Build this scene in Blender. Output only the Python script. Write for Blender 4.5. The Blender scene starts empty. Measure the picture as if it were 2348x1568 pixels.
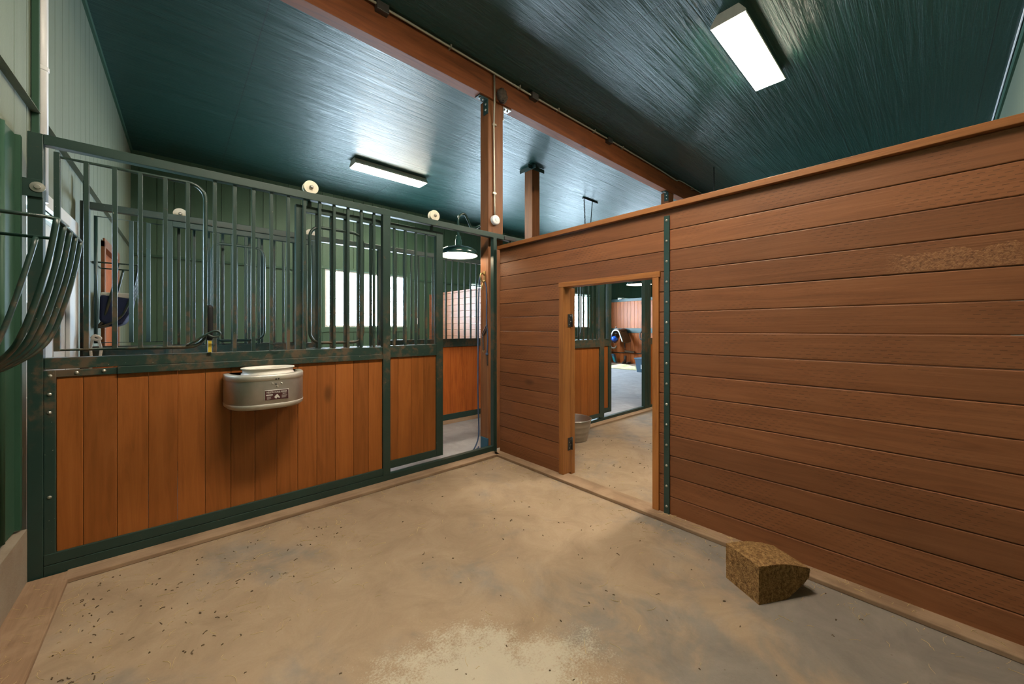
import bpy, bmesh, math, random
from mathutils import Vector, Matrix
random.seed(7)
C = bpy.context.scene.collection
PI = math.pi

# ------------------------------------------------------------------ materials
class NT:
    def __init__(s, name):
        s.m = bpy.data.materials.new(name); s.m.use_nodes = True
        s.t = s.m.node_tree; s.N = s.t.nodes; s.b = s.N['Principled BSDF']
    def put(s, sock, v):
        if isinstance(v, bpy.types.NodeSocket): s.t.links.new(v, sock)
        elif isinstance(v, (tuple, list)) and len(v) == 3 and sock.type == 'RGBA': sock.default_value = (*v, 1)
        else: sock.default_value = v
    def n(s, typ, props=None, **inp):
        nd = s.N.new('ShaderNode' + typ)
        for k, v in (props or {}).items(): setattr(nd, k, v)
        for k, v in inp.items():
            key = int(k[1:]) if k[0] == '_' else k.replace('_', ' ')
            s.put(nd.inputs[key], v)
        return nd
    def math(s, op, a, b=0.0, c=0.0):
        return s.n('Math', {'operation': op}, _0=a, _1=b, _2=c).outputs[0]
    def mix(s, f, a, b, bt='MIX'):
        nd = s.N.new('ShaderNodeMix'); nd.data_type = 'RGBA'; nd.blend_type = bt
        s.put(nd.inputs[0], f); s.put(nd.inputs[6], a); s.put(nd.inputs[7], b)
        return nd.outputs[2]
    def ramp(s, f, stops):
        nd = s.N.new('ShaderNodeValToRGB'); s.put(nd.inputs[0], f)
        e = nd.color_ramp.elements
        while len(e) < len(stops): e.new(0.5)
        for el, (p, c) in zip(e, stops):
            el.position = p; el.color = (*c, 1) if len(c) == 3 else c
        return nd.outputs[0]
    def smooth(s, f, lo, hi):
        nd = s.n('MapRange', {'interpolation_type': 'SMOOTHSTEP'}, _0=f, _1=lo, _2=hi)
        return nd.outputs[0]
    def co(s, kind='Object'): return s.n('TexCoord').outputs[kind]
    def geo(s): return s.n('NewGeometry').outputs['Position']
    def noise(s, vec, scale, detail=4, rough=.55, dist=0.0, out=0):
        return s.n('TexNoise', None, Vector=vec, Scale=scale, Detail=detail, Roughness=rough, Distortion=dist).outputs[out]
    def mapped(s, vec, scale, loc=(0, 0, 0)):
        return s.n('Mapping', None, Vector=vec, Scale=scale, Location=loc).outputs[0]
    def bump(s, h, strength, dist=.01, normal=None):
        nd = s.n('Bump', None, Height=h, Strength=strength, Distance=dist)
        if normal is not None: s.put(nd.inputs['Normal'], normal)
        return nd.outputs[0]
    def out(s, col=None, rough=None, normal=None, metal=None, spec=None, **kw):
        for k, v in (('Base Color', col), ('Roughness', rough), ('Normal', normal), ('Metallic', metal), ('Specular IOR Level', spec)):
            if v is not None: s.put(s.b.inputs[k], v)
        for k, v in kw.items(): s.put(s.b.inputs[k.replace('_', ' ')], v)
        return s.m
    def sep(s, vec):
        o = s.n('SeparateXYZ', None, Vector=vec).outputs
        return o[0], o[1], o[2]

def plain(name, col, rough=.5, metal=0.0, spec=.5, var=.12, scale=30, bump=0.0):
    k = NT(name); v = k.co()
    f = k.noise(v, scale, 4)
    c = k.mix(f, tuple(x * (1 - var) for x in col), tuple(min(1, x * (1 + var)) for x in col))
    nm = k.bump(f, bump, .004) if bump else None
    return k.out(c, rough, nm, metal, spec)

def wood(name, dark, mid, light, axis, rough=.55, bump=.15, knots=0.0, incise=0, across=14.0, tone=.35, spec=.35, gnaw=False, dusty=False):
    """axis: direction of the grain (0 x, 1 y, 2 z)"""
    k = NT(name); v = k.co()
    bv = k.n('Attribute', {'attribute_name': 'bv'}).outputs['Fac']
    off = k.n('CombineXYZ', None, _0=k.math('MULTIPLY', bv, 13.1), _1=k.math('MULTIPLY', bv, 7.7), _2=k.math('MULTIPLY', bv, 23.3)).outputs[0]
    v2 = k.n('VectorMath', {'operation': 'ADD'}, _0=v, _1=off).outputs[0]
    sc = [across] * 3; sc[axis] = 0.9
    g = k.noise(k.mapped(v2, sc), 1.6, 7, .62, 1.3)
    sc2 = [across * 7] * 3; sc2[axis] = 2.0
    fine = k.noise(k.mapped(v2, sc2), 1.4, 3, .6)
    c = k.ramp(g, [(.28, dark), (.5, mid), (.74, light)])
    c = k.mix(k.math('MULTIPLY', fine, .35), c, dark)
    big = k.noise(v2, 2.2, 3)
    val = k.math('ADD', k.math('MULTIPLY', bv, tone), k.math('ADD', 1 - tone * .62, k.math('MULTIPLY', k.math('SUBTRACT', big, .5), .35)))
    c = k.n('HueSaturation', None, Value=val, Color=c, Saturation=1.0, Hue=.5, Fac=1.0).outputs[0]
    h = k.math('ADD', g, k.math('MULTIPLY', fine, .4))
    if knots:
        ks = [5.5] * 3; ks[axis] = 2.3
        vo = k.n('TexVoronoi', None, Vector=k.mapped(v2, ks), Scale=1.0)
        d = vo.outputs['Distance']
        rnd = k.sep(vo.outputs['Color'])[0]
        on = k.math('GREATER_THAN', rnd, 1 - knots)
        m = k.math('MULTIPLY', k.math('SUBTRACT', 1.0, k.smooth(d, .04, .22)), on)
        c = k.mix(k.math('MULTIPLY', m, .8), c, tuple(x * .45 for x in dark))
    if incise:
        p = k.sep(v)
        a = p[axis]; z = p[2]
        row = k.math('FLOOR', k.math('DIVIDE', z, .0165))
        a2 = k.math('ADD', k.math('DIVIDE', a, .042), k.math('MULTIPLY', row, .37))
        wob = k.noise(k.mapped(v, (30, 30, 30)), 1.0, 2)
        a2 = k.math('ADD', a2, k.math('MULTIPLY', wob, .5))
        fa = k.math('FRACT', a2); fz = k.math('ABSOLUTE', k.math('SUBTRACT', k.math('FRACT', k.math('DIVIDE', z, .0165)), .5))
        m = k.math('MULTIPLY', k.math('LESS_THAN', fa, .5), k.math('LESS_THAN', fz, .10))
        patch = k.smooth(k.noise(v2, 3.3, 2), .44, .66)
        m = k.math('MULTIPLY', m, patch)
        c = k.mix(k.math('MULTIPLY', m, .55), c, tuple(x * .3 for x in dark))
        h = k.math('SUBTRACT', h, k.math('MULTIPLY', m, .8))
    if gnaw:
        p = k.sep(k.geo())
        my = k.math('MULTIPLY', k.smooth(p[1], -3.45, -3.2), k.math('SUBTRACT', 1.0, k.smooth(p[1], -2.98, -2.86)))
        top = k.math('ADD', 1.60, k.math('MULTIPLY', k.noise(k.geo(), 14, 4), .07))
        mz = k.math('MULTIPLY', k.math('GREATER_THAN', p[2], 1.548), k.math('LESS_THAN', p[2], top))
        m = k.math('MULTIPLY', my, mz)
        rg = k.noise(k.geo(), 75, 4, .7)
        c = k.mix(k.math('MULTIPLY', m, k.smooth(rg, .32, .7)), c, (.27, .128, .055))
        c = k.mix(k.math('MULTIPLY', m, k.math('SUBTRACT', 1.0, k.smooth(rg, .25, .45))), c, (.07, .028, .012))
        h = k.math('ADD', h, k.math('MULTIPLY', k.math('MULTIPLY', rg, m), 4.0))
    if dusty:
        ds = k.smooth(k.noise(k.geo(), 5, 5), .42, .62)
        c = k.mix(k.math('MULTIPLY', ds, .5), c, (.36, .25, .16))
    nm = k.bump(h, bump, .006)
    r = k.math('ADD', rough - .08, k.math('MULTIPLY', g, .16))
    return k.out(c, r, nm, None, spec)

def steel(name, col, wear=.35, low=True, rough=.38):
    k = NT(name); v = k.geo()
    n1 = k.noise(v, 22, 6, .65); n2 = k.noise(v, 5, 4); n3 = k.noise(v, 90, 3)
    c = k.mix(n2, tuple(x * .8 for x in col), tuple(x * 1.2 for x in col))
    d = k.smooth(n1, .72 - wear * .3, .84 - wear * .2)
    if low:   # dirt and rubbed-off paint where the horses reach: just above the chest-high rail
        z = k.sep(v)[2]
        zz = k.math('ADD', z, k.math('MULTIPLY', k.noise(k.mapped(v, (6, 6, 1.5)), 2.0, 4), .55))
        m = k.math('MULTIPLY', k.smooth(zz, .95, 1.2), k.math('SUBTRACT', 1.0, k.smooth(zz, 1.55, 1.95)))
        m = k.math('MULTIPLY', m, k.smooth(k.math('ADD', k.math('MULTIPLY', n1, .6), k.math('MULTIPLY', n2, .5)), .5, .66))
        d = k.math('MAXIMUM', d, k.math('MULTIPLY', m, .85))
    c = k.mix(k.math('MULTIPLY', d, .75), c, (.135, .075, .038))
    sp = k.math('GREATER_THAN', n3, .735)
    c = k.mix(k.math('MULTIPLY', sp, .6), c, (.45, .42, .33))
    r = k.math('ADD', rough, k.math('MULTIPLY', d, .3))
    return k.out(c, r, k.bump(n1, .12, .003), None, .5)

def mk_floor():
    k = NT('concrete'); v = k.geo(); p = k.sep(v)
    big = k.noise(v, 1.1, 6, .6, .6); med = k.noise(v, 4.0, 6, .65, .8); fine = k.noise(v, 90, 4, .7)
    tan = k.ramp(med, [(.25, (.235, .166, .108)), (.55, (.325, .238, .158)), (.8, (.375, .285, .198))])
    grey = k.ramp(med, [(.3, (.135, .128, .118)), (.7, (.215, .198, .176))])
    bias = k.math('MULTIPLY', k.smooth(k.math('SUBTRACT', p[0], k.math('MULTIPLY', p[1], .6)), .3, 1.15), k.math('MULTIPLY', .15, k.math('SUBTRACT', 1.0, k.smooth(p[0], -.06, .06))))
    g = k.smooth(k.math('ADD', k.math('ADD', k.math('MULTIPLY', big, .75), k.math('MULTIPLY', k.noise(v, 3.1, 6, .68, 1.2), .28)), bias), .50, .66)
    # aisle and beyond: same concrete, its bluish daylight put into a paler colour
    ais = k.smooth(p[1], .02, .12)
    c = k.mix(k.math('MULTIPLY', g, .85), tan, grey)
    c = k.mix(ais, c, k.ramp(med, [(.3, (.25, .24, .25)), (.7, (.36, .35, .36))]))
    c = k.mix(k.math('MULTIPLY', fine, .28), c, (.17, .12, .08))
    # white powder spilled near the middle of the stall
    dx = k.math('ADD', p[0], 1.66); dy = k.math('ADD', p[1], 1.98)
    dl = k.math('ADD', k.math('MULTIPLY', dx, .74), k.math('MULTIPLY', dy, -.67))
    dd = k.math('ADD', k.math('MULTIPLY', dx, .67), k.math('MULTIPLY', dy, .74))
    r = k.math('SQRT', k.math('ADD', k.math('POWER', k.math('DIVIDE', dl, .46), 2.0), k.math('POWER', k.math('DIVIDE', dd, .30), 2.0)))
    pn = k.math('ADD', k.math('MULTIPLY', k.noise(v, 5.5, 6, .7), 1.5), k.math('MULTIPLY', k.noise(v, 120, 3, .75), 1.1))
    pm = k.smooth(k.math('SUBTRACT', pn, k.math('MULTIPLY', r, .72)), .52, .95)
    c = k.mix(k.math('MULTIPLY', pm, .62), c, (.50, .465, .375))
    # dark dribbles / chaff specks
    sp = k.math('MULTIPLY', k.math('GREATER_THAN', k.noise(v, 48, 2, .5), .735), k.smooth(med, .35, .55))
    c = k.mix(k.math('MULTIPLY', sp, .5), c, (.12, .08, .045))
    h = k.math('ADD', k.math('MULTIPLY', fine, .5), k.math('ADD', med, k.math('MULTIPLY', pm, .6)))
    return k.out(c, .8, k.bump(h, .25, .006), None, .25)

def mk_ceiling():
    k = NT('ceiling_paint'); v = k.geo(); p = k.sep(v)
    gr = k.noise(k.mapped(v, (.55, 13, 1)), 2.0, 6, .62, 1.6)
    rip = k.noise(k.mapped(v, (16, 60, 1)), 1.3, 3, .6)
    wide = k.noise(k.mapped(v, (.25, 3.5, 1)), 1.5, 3)
    band = k.noise(k.mapped(v, (.35, 6.5, 1)), 1.4, 5, .6, .8)
    c = k.mix(band, (.006, .037, .030), (.010, .053, .043))
    fy = k.math('ABSOLUTE', k.math('SUBTRACT', k.math('FRACT', k.math('DIVIDE', k.math('SUBTRACT', p[1], .85), 1.22)), .5))
    fx = k.math('ABSOLUTE', k.math('SUBTRACT', k.math('FRACT', k.math('DIVIDE', k.math('ADD', p[0], .7), 2.44)), .5))
    line = k.math('MAXIMUM', k.math('LESS_THAN', fy, .0024), k.math('LESS_THAN', fx, .0012))
    c = k.mix(line, c, (.002, .008, .007))
    h = k.math('ADD', k.math('ADD', gr, k.math('MULTIPLY', band, 1.6)), k.math('ADD', k.math('MULTIPLY', rip, .2), k.math('MULTIPLY', line, -1.5)))
    r = k.math('ADD', .27, k.math('MULTIPLY', band, .2))
    return k.out(c, r, k.bump(h, 1.0, .0085), None, .62)

def mk_siding(name, col, bump=.35):
    k = NT(name); v = k.geo()
    a = k.noise(v, 70, 4, .7); b = k.noise(k.mapped(v, (9, 9, .8)), 2.0, 4)
    c = k.mix(b, tuple(x * .84 for x in col), tuple(x * 1.14 for x in col))
    return k.out(c, .55, k.bump(k.math('ADD', a, k.math('MULTIPLY', b, .5)), bump, .004), None, .35)

def emit(name, col, strength):
    k = NT(name)
    k.b.inputs['Base Color'].default_value = (.8, .8, .8, 1)
    k.b.inputs['Emission Color'].default_value = (*col, 1)
    k.b.inputs['Emission Strength'].default_value = strength
    return k.m

def glass():
    k = NT('window_glass')
    tr = k.n('BsdfTransparent').outputs[0]; gl = k.n('BsdfGlossy', None, Roughness=.03).outputs[0]
    mx = k.n('MixShader', None, _0=.06, _1=tr, _2=gl)
    k.t.links.new(mx.outputs[0], k.N['Material Output'].inputs[0]); return k.m

Mt = {}
Mt['concrete'] = mk_floor()
Mt['ceil'] = mk_ceiling()
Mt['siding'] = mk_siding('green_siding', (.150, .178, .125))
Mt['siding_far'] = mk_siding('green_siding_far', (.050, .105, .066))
Mt['green_sheet'] = mk_siding('green_sheet_paint', (.025, .075, .045), .1)
Mt['orange'] = wood('stained_plank', (.205, .062, .011), (.285, .088, .0165), (.335, .112, .024), 2, .5, .10, .22, tone=.26)
Mt['orange_knotty'] = wood('knotty_plank', (.22, .052, .010), (.42, .105, .018), (.52, .16, .030), 2, .45, .1, .45, tone=.3)
Mt['brown'] = wood('brown_board', (.150, .054, .021), (.208, .079, .031), (.245, .100, .042), 1, .5, .25, .10, incise=1, tone=.26, gnaw=True)
Mt['brown_x'] = wood('brown_board_crosswise', (.150, .054, .021), (.208, .079, .031), (.245, .100, .042), 0, .5, .2, .15, tone=.26)
Mt['cap'] = wood('cap_board', (.17, .062, .018), (.28, .105, .032), (.36, .15, .05), 1, .5, .2, .2)
Mt['jamb'] = wood('jamb_board', (.22, .080, .020), (.36, .140, .036), (.44, .18, .05), 2, .5, .15, .25)
Mt['jamb_y'] = wood('head_board', (.22, .080, .020), (.36, .140, .036), (.44, .18, .05), 1, .5, .15, .25)
Mt['beam'] = wood('beam_timber', (.14, .040, .012), (.24, .070, .020), (.31, .10, .03), 0, .62, .1, .25, across=10)
Mt['post'] = wood('post_timber', (.13, .048, .016), (.24, .088, .028), (.32, .13, .045), 2, .55, .2, .3, across=11)
Mt['sill'] = wood('sill_board', (.22, .14, .085), (.31, .205, .13), (.36, .25, .165), 0, .8, .3, dusty=True)
Mt['sill_y'] = wood('sill_board_lengthwise', (.21, .125, .072), (.30, .19, .115), (.36, .24, .155), 1, .8, .3, dusty=True)
Mt['steel'] = steel('green_steel', (.015, .039, .032))
Mt['steel_clean'] = steel('green_steel_clean', (.016, .045, .040), .15, False)
Mt['black'] = plain('black_iron', (.012, .013, .013), .45)
Mt['nylon'] = plain('nylon_wheel', (.62, .58, .47), .5)
Mt['bolt'] = plain('bolt_metal', (.45, .44, .40), .35, .8)
Mt['galv'] = None
k = NT('galvanized_metal'); v = k.co(); n1 = k.noise(v, 9, 5, .6); n2 = k.noise(v, 45, 4)
Mt['galv'] = k.out(k.mix(n1, (.36, .34, .31), (.56, .55, .52)), k.math('ADD', .28, k.math('MULTIPLY', n2, .3)), k.bump(n2, .06, .003), .85, .5)
Mt['rim'] = plain('rim_metal', (.55, .53, .48), .45, .55)
Mt['white_plastic'] = plain('white_plastic', (.72, .68, .62), .4, var=.05)
Mt['white_paint'] = plain('white_paint', (.66, .66, .65), .45, var=.04)
Mt['vinyl'] = plain('white_vinyl', (.75, .75, .75), .35, var=.03)
Mt['conduit'] = plain('conduit_metal', (.40, .37, .29), .4, .5)
Mt['box_metal'] = plain('junction_box_metal', (.10, .09, .08), .4, .6)
Mt['housing'] = plain('lamp_housing', (.74, .70, .63), .5)
Mt['lens'] = emit('lamp_lens', (1.0, .875, .70), 108.0)
Mt['lampin'] = emit('lamp_reflector', (1.0, .82, .58), 5.5)
Mt['bulb'] = emit('lamp_bulb', (1.0, .76, .48), 60.0)
Mt['lamp_green'] = plain('enamel_green', (.012, .04, .035), .18)
Mt['glass'] = glass()
Mt['maroon'] = plain('maroon_plate', (.055, .014, .015), .4)
Mt['letter'] = plain('silver_lettering', (.60, .58, .55), .4)
k = NT('pressed_fodder'); v = k.co(); n1 = k.noise(v, 55, 5, .75); n2 = k.noise(v, 160, 3, .7)
Mt['fodder'] = k.out(k.mix(k.smooth(k.math('ADD', k.math('MULTIPLY', n1, .6), k.math('MULTIPLY', n2, .4)), .36, .66), (.13, .066, .023), (.44, .26, .105)), .9, k.bump(k.math('ADD', n1, n2), .9, .008), None, .15)
Mt['straw'] = plain('straw', (.50, .36, .17), .8, var=.5, scale=8)
Mt['chaff'] = plain('dark_chaff', (.10, .065, .03), .9, var=.5, scale=9)
Mt['nest'] = plain('nest_mud', (.075, .055, .04), .95, var=.6, scale=60, bump=1.0)
Mt['rope_blue'] = plain('blue_rope', (.03, .055, .11), .8, var=.3, scale=200)
Mt['rope_white'] = plain('white_rope', (.62, .55, .46), .9, var=.3, scale=120)
Mt['leather'] = plain('dark_leather', (.035, .022, .014), .5, var=.4)
Mt['leather_tan'] = plain('tan_leather', (.12, .07, .035), .5, var=.4)
Mt['fleece'] = plain('white_fleece', (.68, .66, .62), .9)
Mt['brass'] = plain('brass', (.30, .21, .08), .4, .7)
Mt['grip'] = plain('black_grip', (.010, .010, .012), .6, spec=.25)
Mt['yellow'] = plain('yellow_label', (.55, .40, .03), .5, var=.35)
Mt['navy'] = plain('navy_fabric', (.010, .018, .065), .8)
Mt['helmet'] = plain('blue_shell', (.012, .07, .42), .2)
Mt['cyan'] = plain('cyan_plastic', (.02, .30, .36), .4)
Mt['tote'] = plain('grey_blue_plastic', (.07, .13, .19), .45)
Mt['blanket'] = plain('blanket_cloth', (.70, .60, .33), .9, var=.5, scale=5)
Mt['platform'] = plain('platform_wood', (.36, .24, .17), .7)
Mt['curb'] = None
k = NT('curb_concrete'); v = k.geo(); n1 = k.noise(v, 6, 6, .65); n2 = k.noise(v, 70, 4, .7)
Mt['curb'] = k.out(k.mix(n1, (.20, .15, .105), (.35, .30, .24)), .85, k.bump(n2, .4, .006), None, .2)
Mt['outdoor'] = plain('outdoor_ground', (.35, .36, .36), .9)

# ------------------------------------------------------------------ mesh helpers
class MB:
    def __init__(s):
        s.bm = bmesh.new(); s.l = s.bm.faces.layers.float.new('bv')
    def hexa(s, p, bv=None):
        if bv is None: bv = random.random()
        vs = [s.bm.verts.new(q) for q in p]
        for f in ((3, 2, 1, 0), (4, 5, 6, 7), (0, 1, 5, 4), (1, 2, 6, 5), (2, 3, 7, 6), (3, 0, 4, 7)):
            fc = s.bm.faces.new([vs[i] for i in f]); fc[s.l] = bv
        return s
    def box(s, x0, x1, y0, y1, z0, z1, bv=None):
        if x0 > x1: x0, x1 = x1, x0
        if y0 > y1: y0, y1 = y1, y0
        if z0 > z1: z0, z1 = z1, z0
        return s.hexa([(x0, y0, z0), (x1, y0, z0), (x1, y1, z0), (x0, y1, z0), (x0, y0, z1), (x1, y0, z1), (x1, y1, z1), (x0, y1, z1)], bv)
    def tube(s, pts, r, seg=8, closed=False, flat=None):
        pts = [Vector(p) for p in pts]; n = len(pts); rings = []; up = None
        rr = r if isinstance(r, (list, tuple)) else [r] * n
        for i, p in enumerate(pts):
            a = pts[i - 1] if (i > 0 or closed) else p; b = pts[(i + 1) % n] if (i < n - 1 or closed) else p
            d = (b - a).normalized()
            if up is None:
                up = Vector((0, 0, 1)) if abs(d.z) < .9 else Vector((1, 0, 0))
            u = d.cross(up).normalized(); w = u.cross(d).normalized(); up = w
            fl = flat or 1.0
            rings.append([s.bm.verts.new(p + (u * math.cos(2 * PI * k / seg) + w * math.sin(2 * PI * k / seg) * fl) * rr[i]) for k in range(seg)])
        for i in range(n if closed else n - 1):
            A, B = rings[i], rings[(i + 1) % n]
            for k in range(seg):
                f = s.bm.faces.new((A[k], A[(k + 1) % seg], B[(k + 1) % seg], B[k])); f.smooth = True
        if not closed:
            s.bm.faces.new(rings[0][::-1]); s.bm.faces.new(rings[-1])
        return s
    def lathe(s, prof, c, axis=2, seg=24, smooth=True, cap=True):
        """prof: (radius, height along axis)"""
        rings = []
        for r, h in prof:
            ring = []
            for k in range(seg):
                a = 2 * PI * k / seg; q = [0, 0, 0]
                q[axis] = h; q[(axis + 1) % 3] = r * math.cos(a); q[(axis + 2) % 3] = r * math.sin(a)
                ring.append(s.bm.verts.new((c[0] + q[0], c[1] + q[1], c[2] + q[2])))
            rings.append(ring)
        for A, B in zip(rings, rings[1:]):
            for k in range(seg):
                f = s.bm.faces.new((A[k], A[(k + 1) % seg], B[(k + 1) % seg], B[k])); f.smooth = smooth
        if cap and prof[0][0] > 1e-5: s.bm.faces.new(rings[0][::-1])
        if cap and prof[-1][0] > 1e-5: s.bm.faces.new(rings[-1])
        return s
    def prism(s, poly, h0, h1, fn):
        """poly in 2-D; fn(u,v,h) -> 3-D"""
        A = [s.bm.verts.new(fn(u, v, h0)) for u, v in poly]; B = [s.bm.verts.new(fn(u, v, h1)) for u, v in poly]
        n = len(poly); bv = random.random()
        fs = [s.bm.faces.new(A[::-1]), s.bm.faces.new(B)] + [s.bm.faces.new((A[i], A[(i + 1) % n], B[(i + 1) % n], B[i])) for i in range(n)]
        for f in fs: f[s.l] = bv
        return s
    def grid(s, fn, nu, nv, thick=0.0, smooth=True):
        def lay(off):
            return [[s.bm.verts.new(fn(i / nu, j / nv, off)) for j in range(nv + 1)] for i in range(nu + 1)]
        L = [lay(0.0)] + ([lay(thick)] if thick else [])
        for q, G in enumerate(L):
            for i in range(nu):
                for j in range(nv):
                    vs = (G[i][j], G[i + 1][j], G[i + 1][j + 1], G[i][j + 1])
                    f = s.bm.faces.new(vs if q == 0 else vs[::-1]); f.smooth = smooth
        if thick:
            A, B = L
            edge = [(i, 0) for i in range(nu)] + [(nu, j) for j in range(nv)] + [(i, nv) for i in range(nu, 0, -1)] + [(0, j) for j in range(nv, 0, -1)]
            for (a, b), (c, d) in zip(edge, edge[1:] + edge[:1]):
                s.bm.faces.new((A[a][b], B[a][b], B[c][d], A[c][d]))
        return s
    def ball(s, c, r, sc=(1, 1, 1), seg=16, jitter=0.0):
        m = Matrix.Translation(c) @ Matrix.Diagonal((*[r * q for q in sc], 1))
        res = bmesh.ops.create_uvsphere(s.bm, u_segments=seg, v_segments=seg // 2 + 2, radius=1, matrix=m)
        for vv in res['verts']:
            if jitter: vv.co += Vector((random.uniform(-1, 1), random.uniform(-1, 1), random.uniform(-1, 1))) * jitter
            for f in vv.link_faces: f.smooth = True
        return s
    def build(s, name, mat, parent=None, bevel=0.0):
        bmesh.ops.recalc_face_normals(s.bm, faces=s.bm.faces)
        if parent is None:
            xs = [v.co for v in s.bm.verts]
            lo = [min(v[i] for v in xs) for i in range(3)]; hi = [max(v[i] for v in xs) for i in range(3)]
            org = Vector(((lo[0] + hi[0]) / 2, (lo[1] + hi[1]) / 2, lo[2]))
        else:
            org = Vector((0, 0, 0)); q = parent
            while q is not None: org += q.location; q = q.parent
        bmesh.ops.translate(s.bm, verts=s.bm.verts, vec=-org)
        me = bpy.data.meshes.new(name); s.bm.to_mesh(me); s.bm.free()
        me.materials.append(Mt[mat])
        o = bpy.data.objects.new(name, me); C.objects.link(o)
        if parent is None: o.location = org
        else: o.parent = parent
        if bevel:
            b = o.modifiers.new('edge', 'BEVEL'); b.width = bevel; b.segments = 2; b.limit_method = 'ANGLE'; b.angle_limit = math.radians(40)
        return o

def tag(o, label, cat, group=None, kind=None):
    o['label'] = label; o['category'] = cat
    if group: o['group'] = group
    if kind: o['kind'] = kind
    return o
def thing(name, label, cat, loc, group=None, kind=None):
    o = bpy.data.objects.new(name, None); C.objects.link(o); o.location = loc; o.empty_display_size = .05
    return tag(o, label, cat, group, kind)
def structure(o, label, cat='wall'): return tag(o, label, cat, None, 'structure')
def copy_tree(o, parent=None):
    c = o.copy(); C.objects.link(c); c.parent = parent
    for ch in list(o.children): copy_tree(ch, c)
    return c
def arc(c, r, a0, a1, n, ax):
    """points on an arc in the plane of axes ax=(i,j)"""
    out = []
    for k in range(n + 1):
        a = a0 + (a1 - a0) * k / n; p = list(c); p[ax[0]] += r * math.cos(a); p[ax[1]] += r * math.sin(a); out.append(tuple(p))
    return out
def smooth_path(pts, sub=6):
    P = [Vector(p) for p in pts]; P = [P[0]] + P + [P[-1]]; out = []
    for i in range(1, len(P) - 2):
        a, b, c, d = P[i - 1], P[i], P[i + 1], P[i + 2]
        for k in range(sub):
            t = k / sub
            out.append(.5 * ((2 * b) + (c - a) * t + (2 * a - 5 * b + 4 * c - d) * t * t + (3 * b - a - 3 * c + d) * t ** 3))
    return [tuple(q) for q in out] + [tuple(P[-2])]

# ------------------------------------------------------------------ the setting
XL = lambda y: -3.105 + .0225 * y           # plane of the gable wall
YB, YF, XR, ZC = -3.6, 5.05, 13.0, 4.0       # back wall, far wall, right end, ceiling
structure(MB().box(-3.6, XR + .2, YB - .2, YF + .2, -.15, 0).build('floor', 'concrete'), 'dusty tan concrete floor running through stalls and aisle', 'floor')
structure(MB().box(-3.6, XR + .2, YB - .2, YF + .2, ZC, ZC + .12).build('ceiling', 'ceil'), 'glossy dark green embossed board ceiling', 'ceiling')

# left (gable) wall: vertical siding boards with open grooves, cut for two doors
D1 = (.275, 1.04, 2.03)      # aisle entry door   y0, y1, top
D2 = (2.60, 3.62, 2.18)     # door of the stall across the aisle
m = MB(); p = .19; y = YB
m.hexa([(XL(YB) - .12, YB, 0), (XL(YB) - .02, YB, 0), (XL(D1[0]) - .02, D1[0], 0), (XL(D1[0]) - .12, D1[0], 0)] + [(XL(YB) - .12, YB, ZC), (XL(YB) - .02, YB, ZC), (XL(D1[0]) - .02, D1[0], ZC), (XL(D1[0]) - .12, D1[0], ZC)], .5)
def lw(y0, y1, z0, z1, x0=-.12, x1=-.02, mm=None, bv=.5):
    (mm or m).hexa([(XL(y0) + x0, y0, z0), (XL(y0) + x1, y0, z0), (XL(y1) + x1, y1, z0), (XL(y1) + x0, y1, z0), (XL(y0) + x0, y0, z1), (XL(y0) + x1, y0, z1), (XL(y1) + x1, y1, z1), (XL(y1) + x0, y1, z1)], bv)
lw(D1[0], D1[1], D1[2], ZC); lw(D1[1], D2[0], 0, ZC); lw(D2[0], D2[1], D2[2], ZC); lw(D2[1], YF, 0, ZC)
while y < YF:
    y1 = min(y + p - .007, YF); segs = [(0, ZC)]
    for d in (D1, D2):
        if y1 > d[0] and y < d[1]: segs = [(d[2], ZC)]
    for z0, z1 in segs:
        a, b = y, y1
        for d in (D1, D2):
            if z0 == 0:
                if a < d[0] < b: b = d[0]
        lw(a, b, z0, z1, -.03, 0, m, random.random())
    y += p
structure(m.build('wall_left', 'siding'), 'gable wall of green grooved siding at the aisle end')
m = MB(); 
WINS = [(-.26, 1.50), (3.3, 5.06), (6.7, 8.46), (10.25, 12.2)]; WZ = (1.32, 2.48)
x = -3.1; p = .2
def far(x0, x1, z0, z1): m.box(x0, x1, YF, YF + .02, z0, z1)
edges = [-3.2] + [e for w in WINS for e in w] + [XR]
for i in range(0, len(edges), 2):
    m.box(edges[i], edges[i + 1], YF + .02, YF + .14, 0, ZC, .5)
for w in WINS:
    m.box(w[0], w[1], YF + .02, YF + .14, 0, WZ[0], .5); m.box(w[0], w[1], YF + .02, YF + .14, WZ[1], ZC, .5)
while x < XR:
    a, b = x, x + p - .007; hit = [w for w in WINS if b > w[0] and a < w[1]]
    if not hit: far(a, b, 0, ZC)
    else:
        w = hit[0]
        if a < w[0]: far(a, w[0], 0, ZC); a = w[0]
        if b > w[1]: far(w[1], b, 0, ZC); b = w[1]
        far(a, b, 0, WZ[0]); far(a, b, WZ[1], ZC)
    x += p
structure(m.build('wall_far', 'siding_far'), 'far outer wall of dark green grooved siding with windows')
structure(MB().box(-3.4, XR, YB - .14, YB, 0, ZC).build('wall_back', 'siding'), 'green wall behind the stalls')
m = MB(); m.box(XR, XR + .14, YB, YF, 0, ZC)
structure(m.build('wall_right_end', 'siding_far'), 'green end wall beyond the tack area')
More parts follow.
